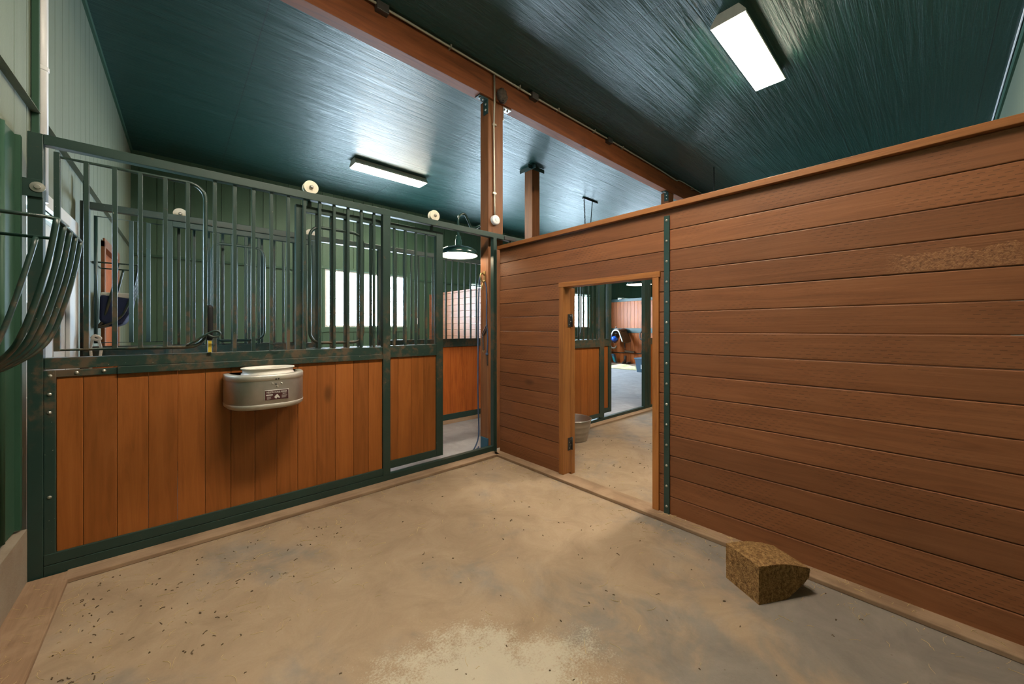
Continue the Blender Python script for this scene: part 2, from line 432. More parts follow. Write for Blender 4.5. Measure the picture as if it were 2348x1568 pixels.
# dark trim where the ceiling meets the gable wall, and the ledge that rings the walls
m = MB(); lw(YB, YF, ZC - .05, ZC, 0, .02, m)
structure(m.build('trim_1', 'green_sheet'), 'dark green trim under the ceiling on gable wall', 'trim')
m = MB()
for a, b in ((YB, .27), (.36, YF - .03)):
    m.hexa([(XL(a), a, 2.48), (XL(a) + .035, a, 2.48), (XL(b) + .035, b, 2.48), (XL(b), b, 2.48), (XL(a), a, 2.545), (XL(a) + .012, a, 2.53), (XL(b) + .012, b, 2.53), (XL(b), b, 2.545)])
structure(m.build('trim_2', 'siding'), 'narrow sloped ledge trim along the gable wall', 'trim')
m = MB().box(-3.0, WINS[0][0] - .08, YF - .03, YF, 2.40, 2.435).box(1.62, 10.2, YF - .03, YF, 2.40, 2.435)
structure(m.build('trim_3', 'green_sheet'), 'thin dark ledge trim along the far wall', 'trim')
m = MB().box(-2.0, XR, YB, YB + .02, ZC - .10, ZC - .012); structure(m.build('trim_4', 'green_sheet'), 'dark green trim under the ceiling on back wall', 'trim')
m = MB().tube([(1.0, YB + .035, ZC - .006), (XR - .3, YB + .035, ZC - .006)], .006, 6)
tag(m.build('ceiling_cable', 'vinyl'), 'thin white cable run along the ceiling edge above the brown boards', 'cable')
# low concrete curb and kick sheet on the gable wall by the stall
m = MB(); m.hexa([(-3.3, YB, 0), (-3.085, YB, 0), (-3.062, -.005, 0), (-3.3, -.005, 0), (-3.3, YB, .30), (-3.085, YB, .30), (-3.062, -.005, .285), (-3.3, -.005, .285)])
structure(m.build('baseboard_left', 'curb'), 'concrete curb at the foot of gable wall', 'curb')
m = MB(); lw(YB, -.02, .30, 2.24, .002, .012, m); lw(-.045, -.02, .30, 2.24, .012, .03, m)
for yy in (-1.5, -1.1, -.72, -.4, -.22):
    m.tube([(XL(yy) + .012, yy, .31), (XL(yy) + .012, yy, 2.235)], .012, 8)
tag(m.build('kick_sheet', 'green_sheet'), 'dark green ribbed kick sheet on gable wall behind the near hay rack', 'wall lining')
# floor-level timber sills
structure(MB().box(-.095, .06, -3.59, -.045, 0, .024).build('trim_5', 'sill_y', None, .004), 'dusty timber sill under the brown board wall', 'sill')
structure(MB().box(-2.93, -.05, -.115, -.002, 0, .024).build('trim_6', 'sill', None, .004), 'dusty timber sill under the stall front', 'sill')
structure(MB().box(-3.08, -2.915, -3.55, -.012, 0, .022).build('trim_7', 'sill_y', None, .004), 'wide dusty timber sill along the curb', 'sill')

# brown board partition (right wall of the stall) with a doorway
DY0, DY1, DZ = -1.768, -.862, 1.688
m = MB(); pitch = .14
for kk in range(15):
    z0 = .004 + pitch * kk; z1 = z0 + pitch - .0025; t = random.uniform(0, .0035); bv = random.random()
    if z0 + .02 >= DZ or z1 <= 0:
        m.box(t, .04, -3.6, -.042, z0, z1, bv)
    else:
        zt = z1
        if z1 > DZ:
            m.box(t, .04, -3.6, DY0, z0, z1, bv); m.box(t, .04, DY0, DY1, DZ, z1, bv); m.box(t, .04, DY1, -.042, z0, z1, bv)
        else:
            m.box(t, .04, -3.6, DY0, z0, z1, bv); m.box(t, .04, DY1, -.042, z0, z1, random.random())
wr = structure(m.build('wall_right', 'brown', None, .0045), 'brown stained horizontal board partition with a low doorway')
structure(MB().box(-.028, .07, -3.6, -.035, 2.103, 2.141).build('trim_8', 'cap', None, .003), 'timber cap board along the top of brown partition', 'cap')
# doorway lining
m = MB().box(-.012, .09, DY1 - .048, DY1 + .002, .024, DZ - .04); m.box(.10, .155, DY1 - .042, DY1 + .0, .0, DZ - .04)
structure(m.build('trim_9', 'jamb', None, .002), 'hinge-side timber jamb of the low doorway', 'door jamb')
m = MB().box(-.012, .07, DY0 - .002, DY0 + .044, .024, DZ - .04)
structure(m.build('trim_10', 'jamb', None, .002), 'latch-side timber jamb of the low doorway', 'door jamb')
structure(MB().box(-.014, .09, DY0 - .012, DY1 + .004, DZ - .04, DZ).build('trim_11', 'jamb_y', None, .002), 'timber head board over the low doorway', 'door head')
hg = 'black hinges on the doorway jamb'
for z, lb in ((1.305, 'upper black hinge on the doorway jamb'), (.222, 'lower black hinge on the doorway jamb')):
    h = thing('hinge', lb, 'hinge', (.075, DY1 - .05, z), hg)
    mm = MB().box(.05, .108, DY1 - .052, DY1 - .048, z, z + .11); mm.build('leaf', 'black', h, .001)
    mm = MB().tube([(.1, DY1 - .056, z), (.1, DY1 - .056, z + .11)], .006, 8); mm.build('knuckle', 'black', h)
    for q in (.02, .045, .07, .095): MB().ball((.075 + (.01 if q in (.045, .095) else -.01), DY1 - .053, z + q), .004, (1, .5, 1), 8).build('screw', 'bolt', h)
# steel strap bolted over the board joints
st = thing('steel_strap', 'tall narrow green steel strap bolted on boards beside the low doorway', 'strap', (-.003, -1.826, .014))
MB().box(-.009, -.001, -1.845, -1.806, .014, 2.061).build('strap', 'steel_clean', st, .0015)
for q in range(15):
    z = .075 + q * .1395
    MB().lathe([(.0085, 0), (.008, -.003), (.004, -.006), (0, -.0065)], (-.009, -1.826, z), 0, 10).build('bolt', 'bolt', st)

# partitions seen through the bars and beyond
m = MB()
for kk in range(15): m.box(2.25 + random.uniform(0, .003), 2.29, 1.39, YF, .004 + pitch * kk, .0015 + pitch * (kk + 1))
for kk in range(15): m.box(2.04, 2.25, YF - .09, YF - .05, .004 + pitch * kk, .0015 + pitch * (kk + 1))
m.box(2.235, 2.305, 1.39, YF, 2.104, 2.14)
structure(m.build('wall_stall_across', 'brown', None, .004), 'brown board partition of the stall across the aisle')
m = MB()
for kk in range(15): m.box(4.10, 4.14, YB, -.02, .004 + pitch * kk, .0015 + pitch * (kk + 1))
structure(m.build('wall_next_stall', 'brown', None, .004), 'brown board partition on the far side of next stall')
# orange plank half wall of the tack area
m = MB(); y = 1.6
while y < YF - .02:
    m.box(9.60, 9.64, y, min(y + .1365, YF), 0.0, 2.26); y += .14
structure(m.build('wall_tack', 'orange_knotty', None, .003), 'orange knotty plank half wall in the tack area')
structure(MB().box(9.57, 9.68, 1.6, YF, 2.26, 2.36).build('trim_12', 'steel_clean', None, .003), 'dark steel rail capping the orange half wall', 'rail')
structure(MB().box(9.575, 9.60, 1.6, YF, 1.13, 1.30).build('trim_13', 'steel_clean', None, .003), 'dark band across the orange half wall at saddle height', 'rail')
structure(MB().box(9.05, 9.60, 1.6, YF, 0, .05).build('trim_14', 'platform', None, .004), 'low pale wooden platform at the foot of the orange half wall', 'platform')

# ------------------------------------------------------------------ windows and doors
def window(n, x0, x1, label, mull=.11):
    w = bpy.data.objects.new('window_%d' % n, None); C.objects.link(w); w.location = ((x0 + x1) / 2, YF + .03, WZ[0]); structure(w, label, 'window')
    f = MB(); y0, y1 = YF + .015, YF + .09; t = .035
    f.box(x0, x1, y0, y1, WZ[0], WZ[0] + t).box(x0, x1, y0, y1, WZ[1] - t, WZ[1]).box(x0, x0 + t, y0, y1, WZ[0] + t, WZ[1] - t).box(x1 - t, x1, y0, y1, WZ[0] + t, WZ[1] - t)
    xm = x0 + (x1 - x0) * .24
    f.box(xm - .018, xm + .018, y0 + .01, y1 - .01, WZ[0] + t, WZ[1] - t)
    f.build('window_frame', 'vinyl', w, .003)
    g = MB(); 
    for q in (1, 2, 3): z = WZ[0] + (WZ[1] - WZ[0]) * q / 4; g.box(x0 + t, x1 - t, YF + .05, YF + .058, z - .006, z + .006)
    for q in range(1, 7): xx = x0 + (x1 - x0) * q / 7; g.box(xx - .006, xx + .006, YF + .05, YF + .058, WZ[0] + t, WZ[1] - t)
    g.build('muntin', 'vinyl', w)
    MB().box(x0 + t * .6, x1 - t * .6, YF + .062, YF + .066, WZ[0] + t * .6, WZ[1] - t * .6).build('pane', 'glass', w)
    tr = MB(); tr.box(x0 - .09, x1 + .09, YF - .018, YF - .001, WZ[0] - .1, WZ[0] - .005); tr.box(x0 - .09, x1 + .09, YF - .018, YF - .001, WZ[1] + .005, WZ[1] + .06)
    tr.build('casing', 'siding_far', w, .003)
window(1, *WINS[0], 'bright slider window with white grid behind the stall across the aisle')
window(2, *WINS[1], 'slider window in far wall behind the second stall across')
window(3, *WINS[2], 'slider window in far wall of the tack area')
window(4, *WINS[3], 'high white framed window beyond the orange half wall')

# white entry door at the end of the aisle
d = bpy.data.objects.new('door_1', None); C.objects.link(d); d.location = (XL(.5), .55, 0); structure(d, 'white entry door with glass lites at the end of the aisle', 'door')
m = MB(); lw(D1[1], D1[1] + .27, .02, 2.09, .0, .022, m); lw(.285, D1[1], D1[2] - .02, 2.09, .0, .022, m); lw(D1[1] - .03, D1[1], 0, D1[2] - .02, -.12, .0, m)
m.build('casing', 'white_paint', d, .003)
m = MB(); a0, a1 = D1[0] + .005, D1[1] - .035; g0, g1, gz0, gz1 = .315, .585, 1.44, 1.97
lw(a0, a1, .01, gz0, -.09, -.045, m); lw(a0, a1, gz1, D1[2] - .03, -.09, -.045, m); lw(a0, g0, gz0, gz1, -.09, -.045, m); lw(g1, a1, gz0, gz1, -.09, -.045, m)
lw(g0 - .02, g1 + .02, 1.05, 1.30, -.045, -.035, m); lw(g0 - .02, g1 + .02, .25, .9, -.045, -.035, m)
ds = m.build('door_leaf', 'white_paint', d, .003)
m = MB(); lw(g0, g1, 1.675, 1.69, -.07, -.05, m); lw(.44, .45, gz0, gz1, -.07, -.05, m); m.build('muntin', 'white_paint', ds)
m = MB(); lw(g0, g1, gz0, gz1, -.075, -.071, m); m.build('pane', 'glass', ds)
m = MB(); lw(D1[1] - .045, D1[1] - .022, 1.66, 1.80, -.045, -.036, m); m.build('door_hinge', 'brass', ds)
# plank door in the stall across
d = bpy.data.objects.new('door_2', None); C.objects.link(d); d.location = (XL(3.1), 3.1, 0); structure(d, 'orange plank door with dark frame in the stall across the aisle', 'door')
m = MB(); y = D2[0] + .05
while y < D2[1] - .06: lw(y, min(y + .137, D2[1] - .05), .02, D2[2] - .05, -.08, -.04, m, random.random()); y += .14
m.build('door_leaf', 'orange_knotty', d, .003)
m = MB(); lw(D2[0] - .02, D2[0] + .05, 0, D2[2], -.1, .015, m); lw(D2[1] - .05, D2[1] + .06, 0, D2[2], -.1, .015, m); lw(D2[0] - .02, D2[1] + .06, D2[2] - .06, D2[2] + .03, -.1, .015, m)
m.build('casing', 'post', d, .003)

# ------------------------------------------------------------------ timber frame
bm_ = MB().box(-3.09, 12.9, .06, .185, 3.715, ZC)
tag(bm_.build('timber_beam', 'beam', None, .003), 'long red-brown timber beam under the ceiling over the stall front', 'beam')
def timber_post(x0, x1, y0, y1, z1, label):
    o = MB().box(x0, x1, y0, y1, 0, z1).build('timber_post', 'post', None, .004)
    return tag(o, label, 'post', 'timber roof posts')
timber_post(-.045, .157, .088, .226, 3.715, 'brown timber post at the stall corner with ropes hung on it')
timber_post(1.922, 2.10, 1.40, 1.58, ZC, 'brown timber post across the aisle topped by a green plate')
timber_post(4.03, 4.23, .088, .226, 3.715, 'brown timber post under the beam mostly behind the brown partition')
# angle brackets at post heads
ag = 'steel angle brackets at post heads'
def bracket(x, side, mat, label):
    b = thing('angle_bracket', label, 'bracket', (x, .12, 3.6), ag)
    s = side; mm = MB(); mm.box(x, x + s * .12, .085, .16, 3.703, 3.714); mm.box(x, x + s * .010, .085, .16, 3.56, 3.703); mm.build('plate', mat, b, .001)
    for q in (.045, .09): MB().lathe([(.011, 0), (.011, -.006), (.006, -.011), (0, -.011)], (x + s * q, .12, 3.703), 2, 8).build('bolt', 'bolt', b)
    for q in (3.66, 3.60): MB().lathe([(.011, 0), (.011, s * .006), (.006, s * .011), (0, s * .011)], (x + s * .010, .115, q), 0, 8).build('bolt', 'bolt', b)
bracket(-.046, -1, 'steel_clean', 'green angle bracket joining beam to ropes-hung corner post')
bracket(.158, 1, 'galv', 'bare grey angle bracket right of the bird nest')
bracket(4.029, -1, 'steel_clean', 'green angle bracket at the last visible post head')
b = thing('post_cap_plate', 'green steel cap plate at the head of post across the aisle', 'bracket', (2.01, 1.49, 3.9))
MB().box(1.82, 2.2, 1.385, 1.395, 3.93, 3.995).build('plate', 'steel_clean', b, .002); MB().box(1.90, 1.915, 1.3, 1.68, 3.93, 3.995).build('wing', 'steel_clean', b, .002)
# conduit on the beam, with boxes, and the drop on the post
cp = smooth_path([(-3.0, .03, 3.975), (-1.9, .03, 3.975), (-1.13, .03, 3.975), (-.5, .032, 3.972), (0, .03, 3.968), (.6, .03, 3.962), (2.1, .03, 3.975), (3.6, .03, 3.968), (4.2, .035, 3.955), (4.38, .028, 3.985), (5.2, .03, 3.985), (6.5, .03, 3.98)], 5)
cd = thing('conduit', 'thin metal conduit clipped along the beam below the ceiling', 'conduit', (1.5, .03, 3.97))
MB().tube(cp, .0105, 8).build('pipe', 'conduit', cd)
for x in (-2.2, -.55, .35, 1.0, 1.75, 2.45, 4.9): MB().box(x - .006, x + .006, .012, .06, 3.955, 3.992).build('clip', 'conduit', cd)
for x in (-1.22, .58, 2.10): MB().box(x - .052, x + .052, .004, .06, 3.925, 3.998).build('junction_box', 'box_metal', cd, .004)
dr = thing('conduit_drop', 'pale conduit running down the corner post to a round box', 'conduit', (.03, .07, 2.4))
MB().tube([(.0, .045, 3.96), (.006, .045, 3.72), (.018, .074, 3.45), (.03, .076, 2.6), (.034, .074, 2.47)], .010, 8).build('pipe', 'conduit', dr)
for z in (3.45, 2.72): MB().box(.005, .05, .066, .088, z, z + .018).build('clip', 'conduit', dr)
mm = MB().lathe([(.052, .088), (.052, .058), (.047, .052), (.018, .05), (.015, .045), (0, .045)], (.036, 0, 2.445), 1, 24, False); mm.build('round_box', 'vinyl', dr)
tag(MB().ball((.098, .035, 3.775), .06, (1.05, .75, 1.25), 28, .009).build('bird_nest', 'nest'), 'small brown mud bird nest stuck on the beam by the corner post', 'nest')

# ------------------------------------------------------------------ ceiling lights
def ceiling_light(x0, x1, y0, y1, label, first=[None]):
    xc, yc = (x0 + x1) / 2, (y0 + y1) / 2
    if first[0] is None:
        r = thing('ceiling_light', label, 'light', (xc, yc, ZC - .1), 'fluorescent ceiling lights'); first[0] = r
        w = (y1 - y0) / 2; L = (x1 - x0) / 2
        prof = [(-w, 0), (w, 0), (w, .022), (w * .62, .0995), (-w * .62, .0995), (-w, .022)]
        MB().prism(prof, -L, L, lambda u, v, h: (xc + h, yc + u, ZC - .1 + v)).build('housing', 'housing', r, .002)
        MB().box(xc - L + .008, xc + L - .008, yc - w + .006, yc + w - .006, ZC - .114, ZC - .1005).build('lens', 'lens', r, .004)
        for s in (-1, 1): MB().prism([(q[0] * 1.02, q[1]) for q in prof], 0, .012, lambda u, v, h: (xc + s * (L + h), yc + u, ZC - .1 + v)).build('end_cap', 'housing', r, .001)
        return r
    c = copy_tree(first[0]); c.location = (xc, yc, ZC - .1); c['label'] = label; return c
ceiling_light(.99, 2.235, -2.015, -1.745, 'lit fluorescent ceiling light above the low doorway partition')
ceiling_light(-.37, .875, 3.02, 3.29, 'lit fluorescent ceiling light over the stall across the aisle')
ceiling_light(-2.15, -.905, -2.0, -1.73, 'fluorescent ceiling light over the near stall above the camera')
# gooseneck barn lamps
def barn_lamp(x, y, z, label, first=[None]):
    if first[0] is not None:
        c = copy_tree(first[0]); c.location = (x, y, z); c['label'] = label; return c
    r = thing('barn_lamp', label, 'lamp', (x, y, z), 'gooseneck barn lamps'); first[0] = r
    MB().lathe([(.205, 0), (.207, .004), (.205, .03), (.19, .055), (.15, .078), (.075, .092), (.06, .105), (.034, .112), (.034, .17), (.028, .175), (.028, .205), (.02, .215), (0, .22)], (x, y, z), 2, 32, cap=False).build('shade', 'lamp_green', r)
    MB().lathe([(.199, .003), (.19, .03), (.14, .055), (.07, .068), (0, .07)], (x, y, z), 2, 32, cap=False).build('reflector', 'lampin', r)
    MB().lathe([(0, .012), (.025, .02), (.03, .04), (.022, .06), (.012, .066), (0, .067)], (x, y, z), 2, 14).build('bulb', 'bulb', r)
    pts = smooth_path([(x, y, z + .2), (x, y, z + .38), (x + .03, y, z + .44), (x + .08, y, z + .455), (x + .12, y - .0, z + .41), (x + .16, y, z + .34), (x + .2, y - .01, z + .325), (x + .26, y - .03, z + .36), (x + .325, y - .075, z + .40)], 6)
    MB().tube(pts, .013, 10).build('arm', 'lamp_green', r)
    MB().lathe([(.05, 0), (.05, .012), (.02, .02), (0, .02)], (x + .325, y - .0745, z + .40), 1, 14).build('mount', 'lamp_green', r)
    return r
barn_lamp(-.28, .30, 2.055, 'lit green gooseneck barn lamp beside the corner post')
barn_lamp(3.40, .30, 2.035, 'lit barn lamp seen at the top of the low doorway')

# ------------------------------------------------------------------ stall fronts
def planks(x0, x1, y0, y1, z0, z1, w=.13, edges=None):
    m = MB()
    if edges is None:
        n = max(1, round((x1 - x0) / w)); edges = [x0 + (x1 - x0) * i / n for i in range(n + 1)]
    for a, b in zip(edges, edges[1:]): m.box(a + .0006, b - .0006, y0 + random.uniform(0, .0015), y1, z0, z1)
    return m
def bar(x, y, z0, z1, root, w=.02, mat='steel'):
    return MB().box(x - w / 2, x + w / 2, y - w / 2, y + w / 2, z0, z1).build('bar', mat, root, .002)
def post(x0, x1, y0, y1, z0, z1, root, name='post'): return MB().box(x0, x1, y0, y1, z0, z1).build(name, 'steel', root, .003)
def roundrect(x0, x1, z0, z1, y, r, corners='tr br tl bl'):
    P = []
    P += [(x0, y, z0)] if 'bl' not in corners else arc((x0 + r, y, z0 + r), r, PI, 1.5 * PI, 6, (0, 2))
    P += [(x1, y, z0)] if 'br' not in corners else arc((x1 - r, y, z0 + r), r, -PI / 2, 0, 6, (0, 2))
    P += [(x1, y, z1)] if 'tr' not in corners else arc((x1 - r, y, z1 - r), r, 0, PI / 2, 6, (0, 2))
    P += [(x0, y, z1)] if 'tl' not in corners else arc((x0 + r, y, z1 - r), r, PI / 2, PI, 6, (0, 2))
    return P
def rail(x0, x1, y0, y1, z0, z1, root, name): return MB().box(x0, x1, y0, y1, z0, z1).build(name, 'steel', root, .003)

# near stall front
F = thing('stall_front', 'dark green steel stall front with orange planks and the metal feeder', 'stall front', (-1.5, .025, 0), 'steel and plank stall fronts')
post(-3.064, -3.012, 0, .05, 0.0, 2.285, F); post(-1.225, -1.160, -.002, .05, .06, 2.235, F); post(-.046, .0, 0, .05, 0, 2.235, F)
rail(-3.012, .40, 0, .05, 2.232, 2.285, F, 'top_rail')
rail(-3.01, -1.225, .004, .046, 1.078, 1.138, F, 'chest_rail')
rail(-2.75, -1.225, -.003, .03, 1.036, 1.078, F, 'chest_rail_lip')
rail(-3.01, -2.75, .006, .03, 1.036, 1.072, F, 'clamp_strip')
rail(-3.012, -2.971, .003, .03, .06, 1.072, F, 'clamp_plate')
rail(-3.012, -1.225, .0, .04, .072, .127, F, 'bottom_rail'); rail(-3.012, .0, -.001, .05, 0, .070, F, 'sill_rail')
for x, z in ((-2.99, 1.045), (-2.90, 1.055), (-2.80, 1.057)): MB().lathe([(.009, 0), (.007, -.004), (0, -.005)], (x, .0055, z), 1, 10).build('bolt', 'bolt', F)
for z in (.95, .855, .42): MB().lathe([(.009, 0), (.007, -.004), (0, -.005)], (-2.992, .003, z), 1, 10).build('bolt', 'bolt', F)
planks(0, 0, .013, .042, .115, 1.06, edges=[-2.971, -2.877, -2.751, -2.625, -2.498, -2.368, -2.238, -2.108, -1.98, -1.85, -1.724, -1.595, -1.46, -1.34, -1.226]).build('plank_panel', 'orange', F, .0025)
for q in range(11): bar(-2.320 + q * .1029, .025, 1.138, 2.232, F)
gr = MB().tube(roundrect(-2.965, -2.368, 1.178, 2.178, -.012, .085, 'tr br'), .0115, 8, True).build('swing_grille', 'steel', F)
MB().box(-2.975, -2.953, -.024, .0, 1.172, 2.20).build('hinge_stile', 'steel', gr, .002)
for x in (-2.863, -2.758, -2.657, -2.552, -2.451): bar(x, -.012, 1.178, 2.178, gr, .02)
MB().tube(smooth_path([(-2.455, -.03, 1.19), (-2.41, -.035, 1.22), (-2.35, -.045, 1.262), (-2.318, -.05, 1.275), (-2.30, -.05, 1.262), (-2.305, -.05, 1.243), (-2.335, -.05, 1.238), (-2.36, -.048, 1.252)], 5), .0065, 8).build('latch_rod', 'steel', gr)
# wall clip holding the front to the gable wall
cl = thing('wall_clip', 'green clip plate with a large washer tying the stall front to gable wall', 'bracket', (-3.06, -.01, 2.0))
MB().box(-3.11, -3.012, -.012, -.004, 1.955, 2.045).build('plate', 'steel', cl, .002)
MB().lathe([(.026, 0), (.026, -.004), (.012, -.006), (.01, -.012), (0, -.012)], (-3.028, -.012, 2.005), 1, 18, False).build('washer', 'bolt', cl)

# sliding doors
def sliding_door(x0, x1, y, label, yoke, panel_mat='orange'):
    """hangs on the aisle side; y = front plane, 5 cm thick"""
    D = thing('sliding_door', label, 'sliding door', ((x0 + x1) / 2, y + .025, .09), 'sliding stall doors')
    y1 = y + .045
    post(x0, x0 + .045, y, y1, .09, 2.20, D, 'stile'); post(x1 - .072, x1, y, y1, .09, 2.20, D, 'stile')
    rail(x0 + .045, x1 - .072, y, y1, 2.155, 2.20, D, 'door_top_rail'); rail(x0 + .045, x1 - .072, y, y1, 1.04, 1.143, D, 'door_chest_rail'); rail(x0 + .045, x1 - .072, y, y1, .09, .155, D, 'door_bottom_rail')
    planks(x0 + .045, x1 - .072, y + .012, y + .035, .15, 1.05, .131).build('plank_panel', panel_mat, D, .0025)
    a, b = yoke
    MB().tube(roundrect(a, b, 1.18, 2.06, y + .02, .08), .0115, 8, True).build('yoke_frame', 'steel', D)
    x = x0 + .145
    while x < x1 - .12:
        bar(x, y + .022, 1.143, 2.155, D); x += .1029
    return D
def rollers(D, xs, y, z):
    for x in xs:
        MB().lathe([(0, -.032), (.012, -.032), (.014, -.026), (.048, -.024), (.05, -.02), (.048, -.014), (.034, -.008), (.034, .008), (.048, .014), (.05, .02), (.048, .024), (.014, .026), (0, .028)], (x, y, z), 1, 28, False).build('roller', 'nylon', D)
        MB().lathe([(.013, -.039), (.013, -.031), (0, -.031)][::-1] if 0 else [(0, -.04), (.012, -.039), (.013, -.031)], (x, y, z), 1, 12).build('axle', 'bolt', D)
        MB().box(x - .012, x + .012, y + .03, y + .05, 2.19, z + .015).build('hanger', 'steel', D)
D1_ = sliding_door(-1.852, -.612, .062, 'sliding stall door slid open behind the near stall front', (-1.755, -1.36))
rollers(D1_, (-1.765, -.735), .025, 2.324)
# opposite front
G = thing('stall_front', 'green steel stall front across the aisle below the bright window', 'stall front', (-.4, 1.355, 0), 'steel and plank stall fronts')
post(-3.05, -3.0, 1.33, 1.38, 0, 2.275, G); post(-.715, -.64, 1.33, 1.38, .05, 2.22, G); post(2.15, 2.2, 1.33, 1.38, 0, 2.22, G); post(-1.60, -1.55, 1.335, 1.38, 0, 2.22, G)
post(-3.03, -3.0, 1.29, 1.33, 0, 2.42, G)
rail(-3.0, 2.2, 1.33, 1.38, 2.22, 2.275, G, 'top_rail')
for a, b in ((-3.0, -1.6), (-.64, 2.15)):
    rail(a, b, 1.33, 1.375, 1.04, 1.15, G, 'chest_rail'); rail(a, b, 1.33, 1.375, .055, .13, G, 'bottom_rail')
    planks(a, b, 1.343, 1.37, .12, 1.06, .131).build('plank_panel', 'orange_knotty', G, .0025)
MB().box(-3.0, 2.15, 1.325, 1.37, 0, .053).build('kick_board', 'sill', G, .003)
for q in range(26):
    x = -.586 + .1018 * q
    if x < 2.14: bar(x, 1.352, 1.15, 2.22, G)
for q in range(8): bar(-2.48 + .1018 * q, 1.36, 1.15, 2.22, G)
gr2 = MB().tube(roundrect(-2.965, -2.57, 1.178, 2.165, 1.318, .085, ''), .0115, 8, True).build('swing_grille', 'steel_clean', G)
for x in (-2.77, -2.67): bar(x, 1.318, 1.178, 2.165, gr2, .026, 'steel_clean')
D2_ = sliding_door(-2.565, -1.37, 1.262, 'closed sliding stall door across the aisle with rounded yoke opening', (-2.258, -1.862), 'orange_knotty')
rollers(D2_, (-2.47, -1.425), 1.418, 2.30)
# next stall front (through the low doorway)
H = thing('stall_front', 'green steel stall front with orange planks seen through the low doorway', 'stall front', (1.6, .025, 0), 'steel and plank stall fronts')
post(1.83, 1.935, 0, .05, .06, 2.235, H); post(3.03, 3.115, -.01, .05, 0, 2.285, H); post(3.155, 3.235, 0, .05, 0, 2.235, H); post(.20, .25, 0, .05, 0, 2.235, H)
rail(.40, 4.05, 0, .05, 2.232, 2.285, H, 'top_rail'); rail(.25, 1.83, .004, .046, 1.09, 1.138, H, 'chest_rail'); rail(.25, 1.83, -.003, .03, 1.036, 1.09, H, 'chest_rail_lip')
rail(.25, 1.83, 0, .04, .072, .127, H, 'bottom_rail'); rail(.25, 4.05, -.001, .05, 0, .055, H, 'sill_rail'); rail(3.235, 4.05, .004, .046, 1.036, 1.138, H, 'chest_rail')
planks(.25, 1.83, .013, .042, .115, 1.06, .131).build('plank_panel', 'orange', H, .0025); planks(3.235, 4.05, .013, .042, .055, 1.06, .131).build('plank_panel', 'orange', H, .0025)
for q in range(16): bar(.30 + q * .1, .025, 1.138, 2.232, H)
D3_ = sliding_door(1.02, 2.205, .062, 'sliding stall door slid open behind the front of next stall', (1.12, 1.52))
rollers(D3_, (1.1, 2.1), .025, 2.324)
structure(MB().box(.1, 4.05, -.10, -.004, 0, .022).build('trim_15', 'sill', None, .003), 'dusty timber sill under the front of next stall', 'sill')
# small label plate on the rail above the brown partition
tag(MB().box(.10, .27, -.006, -.001, 2.236, 2.27).build('rail_plate', 'black', None, .001), 'small black plate on the top rail behind the cap board', 'plate')
tool = thing('tool_handle', 'black grip with yellow shank standing between the stall bars by the latch', 'tool', (-2.337, -.004, 1.139))
MB().lathe([(0, 0), (.014, 0), (.016, .01), (.0175, .2), (.015, .215), (0, .222)], (-2.347, .0, 1.217), 2, 14).build('grip', 'grip', tool)
MB().box(-2.357, -2.337, -.012, .01, 1.1385, 1.217).build('shank', 'white_plastic', tool, .002); MB().box(-2.3555, -2.3385, -.0135, -.012, 1.142, 1.212).build('label_patch', 'yellow', tool)
tag(MB().tube(smooth_path([(-1.33 - .7, -.02, 1.19), (-2.0, -.03, 1.175), (-1.97, -.025, 1.165), (-1.99, -.02, 1.15), (-2.03, -.02, 1.139)], 5), .002, 5).build('loose_wire', 'leather'), 'short bent loose wire on the stall rail right of the tool grip', 'wire')

# ------------------------------------------------------------------ horse feeder on the stall front
FX, FZ0, FZ1, FW, FD = -2.06, .785, 1.0, .222, .275
def fpt(t, s=1.0):     # t 0..1 along the D outline, left wall edge to right wall edge
    a = PI * (1 - t); c, sn = math.cos(a), math.sin(a); e = 2 / 2.7
    return FX + s * FW * math.copysign(abs(c) ** e, c), -.004 - (FD * s if s == 1 else FD * s) * abs(sn) ** e
fd = thing('horse_feeder', 'galvanized half-round feeder hung on the orange planks', 'feeder', (FX, -.004, FZ0))
def dring(s, z, n=40): return [(*fpt(i / n, s), z) for i in range(n + 1)]
def dshell(rings, name, mat, par, close_back=True):
    m = MB(); R = [[m.bm.verts.new(p) for p in r] for r in rings]
    for A, B in zip(R, R[1:]):
        for k in range(len(A) - 1): f = m.bm.faces.new((A[k], A[k + 1], B[k + 1], B[k])); f.smooth = True
        if close_back: m.bm.faces.new((A[-1], A[0], B[0], B[-1]))
    return m, R
m, R = dshell([dring(.985, FZ0 + .018), dring(.99, FZ0 + .02), dring(.99, FZ1 - .03)], 'body', 'galv', fd); o = m.build('body', 'galv', fd)
m, R = dshell([dring(.80, FZ0 - .004), dring(.93, FZ0), dring(.985, FZ0 + .012), dring(1.0, FZ0 + .03), dring(.985, FZ0 + .036)], 'base', 'rim', fd); m.bm.faces.new(R[0][::-1]); m.build('base', 'rim', fd)
m, R = dshell([dring(.985, FZ1 - .036), dring(1.0, FZ1 - .034), dring(1.0, FZ1 - .006), dring(.985, FZ1), dring(.86, FZ1 + .002), dring(.845, FZ1 - .006), dring(.845, FZ1 - .05)], 'rim', 'rim', fd); m.build('rim', 'rim', fd)
m, R = dshell([dring(.845, FZ1 - .052), dring(.5, FZ1 - .054)], 'deck', 'rim', fd); m.bm.faces.new(R[-1]); m.build('deck', 'rim', fd)
yf = -.004 - FD
for x, z in ((-2.055, .945), (-2.005, .942), (-2.028, .925)): MB().ball((x, yf + .002, z), .0065, (1, .6, 1), 10).build('rivet', 'bolt', fd)
for x, z in ((-2.036, .972), (-2.022, .973), (-2.036, .941)): MB().lathe([(.0048, .0), (.0048, -.0035), (0, -.0035)], (x, yf + .0006, z), 1, 10).build('drain_hole', 'black', fd)
